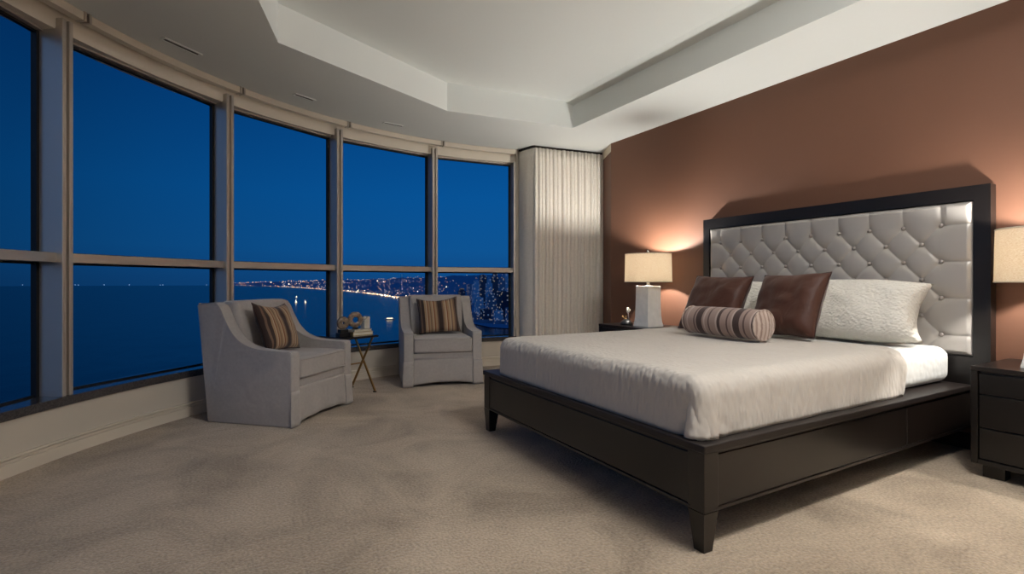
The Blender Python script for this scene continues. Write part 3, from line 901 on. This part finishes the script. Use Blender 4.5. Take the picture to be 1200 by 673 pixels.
# ------------------------------------------------------------------ side table and its things
tx, ty, tz = 1.085, 5.325, .585
t = thing('side_table', 'small side table with dark mirrored top and crossed brass legs between the armchairs', 'table', (tx, ty, 0), D(24))
b = bmesh.new(); box(b, -.215, -.20, tz-.022, .215, .20, tz-.004, .003); obj('table_frame', b, M['darkmetal'], t)
b = bmesh.new(); box(b, -.205, -.188, tz-.006, .205, .188, tz, .001); obj('table_top', b, M['mirror'], t)
for sx in (-1, 1):
    for sg in (-1, 1):
        b = bmesh.new()
        P = Vector((sx*.175, sg*.16, tz-.022)); Q = Vector((sx*.175, -sg*.19, .008))
        yb = Vector((sg*.004, 0, 0))
        d = (Q-P).normalized(); w = .010; u = Vector((1, 0, 0)); v = d.cross(u).normalized()
        pv = [b.verts.new(p+yb*sx+u*w*i*.6+v*w*j) for p in (P, Q) for i, j in ((-1, -1), (1, -1), (1, 1), (-1, 1))]
        b.faces.new(pv[:4][::-1]); b.faces.new(pv[4:])
        for i in range(4): b.faces.new((pv[i], pv[(i+1) % 4], pv[4+(i+1) % 4], pv[4+i]))
        lg = obj('leg', b, M['brass'], t)
        b = bmesh.new(); box(b, Q.x-.012, Q.y-.016, 0, Q.x+.012, Q.y+.016, .010, .002); obj('foot', b, M['darkmetal'], lg)
b = bmesh.new(); tube(b, [(-.175, 0, .285), (.175, 0, .285)], .007, 8); obj('stretcher', b, M['brass'], t)
def place(dx, dy, z=tz): 
    c, s_ = math.cos(D(24)), math.sin(D(24)); return (tx+c*dx-s_*dy, ty+s_*dx+c*dy, z)
def disc_sculpture(name, label, loc, rz, rad, base, mdisc, hole):
    o = thing(name, label, 'sculpture', loc, rz, 'disc sculptures on the side table')
    b = bmesh.new()
    bw, bh = base
    box(b, -bw, -bw*.7, 0, bw, bw*.7, bh*.5, .003); box(b, -bw*.75, -bw*.5, bh*.5, bw*.75, bw*.5, bh, .003); obj('base', b, M['black'], o)
    b = bmesh.new(); ring = []
    prof = [(hole, -.010), (hole, .010), (rad*.7, .020), (rad*.95, .013), (rad, 0), (rad*.95, -.013), (rad*.7, -.020), (hole, -.010)]
    lathe(b, prof, 36)
    for v in b.verts: v.co = Vector((v.co.x*(1+.02*math.sin(7*math.atan2(v.co.y, v.co.x))), v.co.z, v.co.y*(1+.02*math.sin(7*math.atan2(v.co.y, v.co.x)))+bh+rad*.96))
    obj('disc', b, mdisc, o, True)
    return o
disc_sculpture('disc_sculpture', 'small round agate disc on a stepped black base on the side table', place(-.09, -.03), D(20), .066, (.058, .068), M['agate'], .012)
def book(label, loc, rz, w, l, h, mc, group):
    o = thing('book', label, 'book', loc, rz, group)
    b = bmesh.new(); box(b, -l/2, -w/2, 0, l/2, w/2, .004, .001); box(b, -l/2, -w/2, h-.004, l/2, w/2, h, .001); box(b, -l/2, -w/2, 0, -l/2+.005, w/2, h, .001); obj('cover', b, mc, o)
    b = bmesh.new(); box(b, -l/2+.005, -w/2+.004, .004, l/2-.005, w/2-.004, h-.004); obj('pages', b, M['pages'], o)
    return o
book('thick gilt book at the bottom of the side table stack', place(.10, -.03), D(18), .17, .23, .036, M['gold'], 'books on the side table')
book('thin cream book lying on the gilt book', place(.095, -.03, tz+.0365), D(24), .16, .215, .020, M['paper'], 'books on the side table')
zb_ = tz+.0568
o = disc_sculpture('disc_sculpture', 'larger ring shaped disc sculpture standing on the stacked books', place(.055, -.03, zb_), D(10), .082, (.032, .02), M['agate'], .03)
o = thing('marble_block', 'pale marble bookend block on the stacked books', 'bookend', place(.178, -.03, zb_), D(24))
b = bmesh.new(); prism(b, [(-.035, 0), (.035, 0), (.035, .125), (.012, .128), (-.008, .10), (-.035, .085)], -.035, .035, 'y', .004, 2); obj('block', b, M['stonepale'], o)
b = bmesh.new(); sphere(b, (-.010, 0, .112), .018, 12, 8); obj('ball', b, M['stonepale'], o, True)

# ------------------------------------------------------------------ outside: sea, shore, city
F_, YAW, HZ, EYE, SEA = 595.15, .5118, 330.3, 1.13, -120.0
cY, sY = math.cos(YAW), math.sin(YAW)
def azim(x):
    """unit-depth ground direction of a picture column (used only to lay the shore out on the ground plan)"""
    r = (x-600)/F_
    return Vector((r*cY+sY, -r*sY+cY))
def ground(x, dist, z=SEA):
    d = azim(x)*dist; return Vector((d.x, d.y, z))
m, nt, b_ = new_mat('night_sea')
b_.inputs['Base Color'].default_value = (.001, .010, .030, 1); b_.inputs['Roughness'].default_value = .22; b_.inputs['IOR'].default_value = 1.33
tc = nt.nodes.new('ShaderNodeTexCoord'); n_ = nt.nodes.new('ShaderNodeTexNoise'); n_.inputs['Scale'].default_value = .012; n_.inputs['Detail'].default_value = 4
mp = nt.nodes.new('ShaderNodeMapping'); mp.inputs['Scale'].default_value = (1, .35, 1)
link(nt, tc.outputs['Object'], mp.inputs['Vector']); link(nt, mp.outputs['Vector'], n_.inputs['Vector'])
bp_ = nt.nodes.new('ShaderNodeBump'); bp_.inputs['Strength'].default_value = .6; bp_.inputs['Distance'].default_value = 6
link(nt, n_.outputs['Fac'], bp_.inputs['Height']); link(nt, bp_.outputs['Normal'], b_.inputs['Normal'])
M['sea'] = m
bm = bmesh.new(); bmesh.ops.create_circle(bm, cap_ends=True, cap_tris=True, segments=128, radius=19500)
o = obj('sea', bm, M['sea'], None, False, (0, 0, SEA)); struct(o)

SH = [(262, 17500), (290, 14500), (330, 11200), (385, 6900), (420, 5500), (450, 4300), (470, 3450), (482, 3300), (500, 3500), (515, 2900), (530, 1900), (545, 1500), (575, 1330), (640, 1250)]
def interp(T, x):
    for (a, p), (b, q) in zip(T, T[1:]):
        if x <= b: return p+(q-p)*max(0, (x-a))/(b-a)
    return T[-1][1]
SKY = [(262, 333), (300, 331), (345, 329.3), (400, 327.5), (450, 326), (500, 324.5), (540, 322), (580, 320), (640, 321)]
def land(x, t):
    d0 = interp(SH, x); d = d0+(17800-d0)*t**1.6
    zt_ = EYE+(HZ-interp(SKY, x))/F_*13500
    rise = max(0, min(1, (d-d0)/max(500, (13500-d0)))); rise = rise*rise*(3-2*rise)
    z = SEA+1.5+(zt_-SEA)*rise**1.3*(.86+.22*nz((x*.05, d*.0006, 0), 1, 3)+.08*nz((x*.22, d*.002, 0), 1, 5))
    return ground(x, d, z)
bm = bmesh.new(); grid(bm, 190, 26, lambda s, q: land(262+378*s, q))
M['land'] = mat('night_land_haze', (36, 118, 172), .95)  # blue base colour stands in for distance haze
o = obj('hills', bm, M['land'], None, True); struct(o)

# city lights strewn over the far shore: nobody could count them
cm = [emis('light_warm', (255, 190, 120), 3), emis('light_white', (255, 232, 205), 3), emis('light_cool', (170, 205, 255), 1.2), emis('light_bright', (255, 226, 190), 7)]
bm = bmesh.new()
def dot(p, r, mi):
    r0 = len(bm.faces)
    vs = [bm.verts.new(p+Vector(v)*r) for v in ((1, 0, 0), (0, 1, 0), (-1, 0, 0), (0, -1, 0), (0, 0, 1), (0, 0, -1))]
    for i in range(4):
        for k in (4, 5):
            f = bm.faces.new((vs[i], vs[(i+1) % 4], vs[k])); f.material_index = mi
for k in range(1700):
    x = 270+ (rnd.random()**.8)*335
    if x > 524 and rnd.random() < .75: continue
    q = rnd.random()**2.0*.9
    if x < 330 and rnd.random() < .6: continue
    p = land(x, q); d = p.xy.length
    if x > 522 and d < 3600: continue
    big = rnd.random()
    mi = 3 if big > .965 else rnd.choice((0, 0, 1, 1, 2))
    p.z += d/F_*.5
    dot(p, d/F_*(.12+.20*rnd.random()+(.25 if mi == 3 else 0)), mi)
for k in range(130):                   # bright waterfront
    x = 425+rnd.random()*85; p = land(x, rnd.random()**2*.10); d = p.xy.length; p.z += d/F_*.4
    dot(p, d/F_*(.25+.38*rnd.random()), rnd.choice((0, 0, 1, 3, 3)))
for k in range(12):                    # far specks on the sea horizon
    x = -40+300*rnd.random(); p = ground(x, 17000+1500*rnd.random(), SEA+8); dot(p, 9+7*rnd.random(), 2)
o = obj('city_lights', bm, cm, recalc=False); tag(o, 'warm and white city lights scattered along the far shore', 'city lights'); o['kind'] = 'stuff'

def facade(name, base, lit, thr, strength, cell):
    m, nt, b = new_mat(name)
    b.inputs['Base Color'].default_value = (*s2l(base), 1); b.inputs['Roughness'].default_value = .35
    tc = nt.nodes.new('ShaderNodeTexCoord'); sn = nt.nodes.new('ShaderNodeVectorMath'); sn.operation = 'SNAP'; sn.inputs[1].default_value = cell
    link(nt, tc.outputs['Object'], sn.inputs[0])
    wn = nt.nodes.new('ShaderNodeTexWhiteNoise'); link(nt, sn.outputs[0], wn.inputs['Vector'])
    g = nt.nodes.new('ShaderNodeMath'); g.operation = 'GREATER_THAN'; g.inputs[1].default_value = thr; link(nt, wn.outputs['Value'], g.inputs[0])
    s_ = nt.nodes.new('ShaderNodeMath'); s_.operation = 'MULTIPLY'; s_.inputs[1].default_value = strength; link(nt, g.outputs[0], s_.inputs[0])
    r = nt.nodes.new('ShaderNodeValToRGB'); r.color_ramp.elements[0].color = (*s2l(lit[0]), 1); r.color_ramp.elements[1].color = (*s2l(lit[1]), 1)
    sp = nt.nodes.new('ShaderNodeSeparateColor'); link(nt, wn.outputs['Color'], sp.inputs[0]); link(nt, sp.outputs[1], r.inputs['Fac'])
    link(nt, r.outputs['Color'], b.inputs['Emission Color']); link(nt, s_.outputs[0], b.inputs['Emission Strength'])
    return m
FA = [facade('tower_haze_blue', (112, 168, 204), ((120, 170, 230), (255, 226, 180)), .86, .14, (5, 5, 4.5)),  # blue facade bases carry painted haze
      facade('tower_dark_glass', (26, 54, 84), ((120, 165, 225), (255, 226, 180)), .90, .22, (5, 5, 4.5)),
      facade('tower_warm', (78, 116, 150), ((255, 206, 140), (200, 216, 235)), .86, .18, (5, 5, 4.5))]
# px, width px, top row, distance m, facade, crown
TW = [(530, 9, 345, 2300, 0, 0), (541, 8, 338, 2700, 1, 1), (551, 7, 333, 3000, 2, 0), (558, 9, 329, 2600, 0, 1), (566, 8, 322, 2400, 1, 0), (573, 7, 327, 2100, 0, 1), (580, 8, 319, 2200, 1, 1),
      (588, 7, 325, 1900, 2, 0), (594, 8, 316.5, 2000, 0, 1), (602, 8, 322, 1800, 1, 0), (547, 10, 352, 1750, 1, 0), (561, 9, 348, 1650, 0, 0), (576, 10, 344, 1600, 2, 1), (590, 10, 341, 1550, 1, 0),
      (604, 10, 345, 1500, 0, 0), (554, 9, 366, 1520, 2, 0), (569, 11, 362, 1480, 1, 0), (584, 10, 364, 1450, 0, 0), (598, 10, 360, 1430, 2, 0), (536, 7, 356, 2050, 1, 0), (612, 9, 330, 1700, 0, 1), (622, 10, 340, 1500, 1, 0)]
for i, (x, w, ty_, d, fm, cr_) in enumerate(TW):
    wd = w*d/F_*.93; zt_ = EYE+(HZ-ty_)/F_*d
    p = ground(x, d, SEA)
    o = thing('tower_building', '', 'building', p, -YAW*.4+.25*rnd.random(), 'waterfront towers beyond the last window')
    o['label'] = 'lit city tower in the cluster seen through the window bay beside the curtain'
    hgt = zt_-SEA
    b = bmesh.new(); dp_ = wd*(.7+.4*rnd.random())
    h1 = hgt*(.86 if cr_ else .97)
    box(b, -wd/2, -dp_/2, 0, wd/2, dp_/2, h1)
    obj('tower_shaft', b, FA[fm], o)
    b = bmesh.new(); k = .62 if cr_ else .5
    box(b, -wd/2*k, -dp_/2*k, h1, wd/2*k, dp_/2*k, hgt)
    if cr_: tube(b, [(0, 0, hgt), (0, 0, hgt+10)], .8, 5)
    obj('tower_crown', b, FA[fm], o)
    b = bmesh.new(); box(b, -wd*.62, -dp_*.62, 0, wd*.62, dp_*.62, 12); obj('podium', b, FA[2], o)
# lit quay at the tower foot
M['boat'] = mat('boat_white', (190, 196, 205), .5); M['glow'] = emis('cabin_glow', (255, 226, 186), 2); M['glow2'] = emis('sail_glow', (255, 240, 220), 3.0)
def boat(name, label, x, d, L, hh, sail):
    p = ground(x, d, SEA)
    o = thing(name, label, 'boat', p, -YAW+.2, None)
    b = bmesh.new()
    top = [(-L/2, -L*.09), (L*.3, -L*.1), (L/2, 0), (L*.3, L*.1), (-L/2, L*.09)]
    a = [b.verts.new((q[0], q[1], L*.09)) for q in top]; c = [b.verts.new((q[0]*.88, q[1]*.6, -.5)) for q in top]
    b.faces.new(a); b.faces.new(c[::-1])
    for i in range(5): b.faces.new((a[i], c[i], c[(i+1) % 5], a[(i+1) % 5]))
    obj('hull', b, M['boat'], o)
    b = bmesh.new(); box(b, -L*.3, -L*.06, L*.09, L*.25, L*.06, L*.09+hh*.35); obj('cabin', b, M['glow'], o)
    if sail:
        b = bmesh.new(); tube(b, [(0, 0, L*.09), (0, 0, hh)], .25, 6); obj('mast', b, M['boat'], o)
        b = bmesh.new(); prism(b, [(-L*.3, L*.16), (-.3, L*.14), (-.3, hh*.95)], -.15, .15, 'y'); obj('sail', b, M['glow2'], o)
    else:
        b = bmesh.new(); box(b, -L*.2, -L*.05, L*.09+hh*.35, L*.12, L*.05, L*.09+hh*.7); obj('upper_deck', b, M['boat'], o)
boat('sail_boat', 'lit sail boat on the water just right of the large armchair back', 347, 2900, 16, 24, True)
boat('sail_boat', 'lit sail boat next to the first, further from the armchair', 358, 2880, 14, 20, True)
boat('sail_boat', 'tiny lit sail boat far out behind the two brighter boats', 347.5, 3900, 16, 16, True)
boat('ferry', 'lit ferry on the dark water left of the second armchair', 457, 1620, 34, 8, False)
p = land(471, .35); o = thing('radio_mast', 'thin radio mast on the far hill skyline', 'mast', p)
b = bmesh.new(); hh = (HZ-321.5)/F_*p.xy.length+EYE-p.z; tube(b, [(0, 0, -5), (0, 0, hh*.6), (0, 0, hh)], [5, 3.5, 2], 6); o2 = obj('mast_pole', b, M['boat'], o)

# ------------------------------------------------------------------ sky
wd_ = bpy.data.worlds.new('blue_hour'); bpy.context.scene.world = wd_; wd_.use_nodes = True
nt = wd_.node_tree; bg = nt.nodes['Background']
tc = nt.nodes.new('ShaderNodeTexCoord'); sp = nt.nodes.new('ShaderNodeSeparateXYZ'); link(nt, tc.outputs['Generated'], sp.inputs[0])
r = nt.nodes.new('ShaderNodeValToRGB'); E_ = r.color_ramp.elements
E_[0].position = 0; E_[0].color = (*s2l((16, 70, 124)), 1)
E_[1].position = 1; E_[1].color = (*s2l((0, 26, 66)), 1)
for p_, c_ in ((.06, (14, 82, 142)), (.16, (8, 82, 146)), (.35, (3, 66, 128)), (.6, (1, 44, 98))):
    e2 = E_.new(p_); e2.color = (*s2l(c_), 1)
link(nt, sp.outputs['Z'], r.inputs['Fac'])
az = nt.nodes.new('ShaderNodeVectorMath'); az.operation = 'DOT_PRODUCT'; az.inputs[1].default_value = (.60, .80, 0); link(nt, tc.outputs['Generated'], az.inputs[0])
ha = nt.nodes.new('ShaderNodeMath'); ha.operation = 'MULTIPLY_ADD'; ha.inputs[1].default_value = .5; ha.inputs[2].default_value = .5
link(nt, az.outputs['Value'], ha.inputs[0])
def vramp(stops):
    q = nt.nodes.new('ShaderNodeValToRGB'); e = q.color_ramp.elements
    e[0].position, e[0].color = stops[0][0], (*[stops[0][1]]*3, 1); e[1].position, e[1].color = stops[-1][0], (*[stops[-1][1]]*3, 1)
    for a_, v_ in stops[1:-1]:
        w_ = e.new(a_); w_.color = (*[v_]*3, 1)
    link(nt, ha.outputs[0], q.inputs['Fac']); return q
dim = vramp([(0, .6), (.70, .40), (.80, .42), (.86, .58), (.99, .86)])
glow = vramp([(0, 1), (.25, .85), (.58, .10), (.68, 0)])       # paler sky added out of view, for blue fill in the room
mm = nt.nodes.new('ShaderNodeMix'); mm.data_type = 'RGBA'; mm.blend_type = 'MULTIPLY'; mm.inputs['Factor'].default_value = 1
link(nt, r.outputs['Color'], mm.inputs['A']); link(nt, dim.outputs['Color'], mm.inputs['B'])
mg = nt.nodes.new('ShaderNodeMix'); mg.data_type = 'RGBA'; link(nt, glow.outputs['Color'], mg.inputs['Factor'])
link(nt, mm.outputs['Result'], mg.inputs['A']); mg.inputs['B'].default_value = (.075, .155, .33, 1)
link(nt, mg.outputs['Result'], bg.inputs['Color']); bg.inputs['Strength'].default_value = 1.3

# ------------------------------------------------------------------ added fill lights and camera
def area(name, loc, rot, sx, sy, e, col=(1, .95, .88)):
    l = bpy.data.lights.new(name, 'AREA'); l.shape = 'RECTANGLE'; l.size = sx; l.size_y = sy; l.energy = e; l.color = col
    o = bpy.data.objects.new(name, l); C.objects.link(o); o.location = loc; o.rotation_euler = rot
    return o
area('overhead_fill', (2.2, .35, 3.2), (D(12), 0, 0), 1.0, .6, 95, (1, .99, .97))  # unseen area light added as downward fill over the bed
area('uplight_fill', (3.95, -.9, 1.75), (PI, 0, 0), .5, .5, 60, (1, .99, .97))  # unseen upward area light added to brighten soffit and tray

cam = bpy.data.cameras.new('camera'); co = bpy.data.objects.new('camera', cam); C.objects.link(co)
co.location = (0, 0, EYE); co.rotation_euler = (PI/2, 0, -YAW)
cam.sensor_fit = 'HORIZONTAL'; cam.sensor_width = 36; cam.lens = F_/1200*36
cam.shift_y = -(336.5-HZ)/1200
cam.clip_start = .02; cam.clip_end = 60000
S = bpy.context.scene
S.camera = co
S.view_settings.view_transform = 'Standard'; S.view_settings.look = 'None'; S.view_settings.gamma = 1; S.view_settings.exposure = 0
try: S.view_settings.use_curve_mapping = False
except Exception: pass
try:
    S.cycles.use_denoising = True; S.cycles.sample_clamp_indirect = 6; S.cycles.max_bounces = 10; S.cycles.diffuse_bounces = 5; S.cycles.transparent_max_bounces = 12
    S.cycles.use_light_tree = True
except Exception: pass
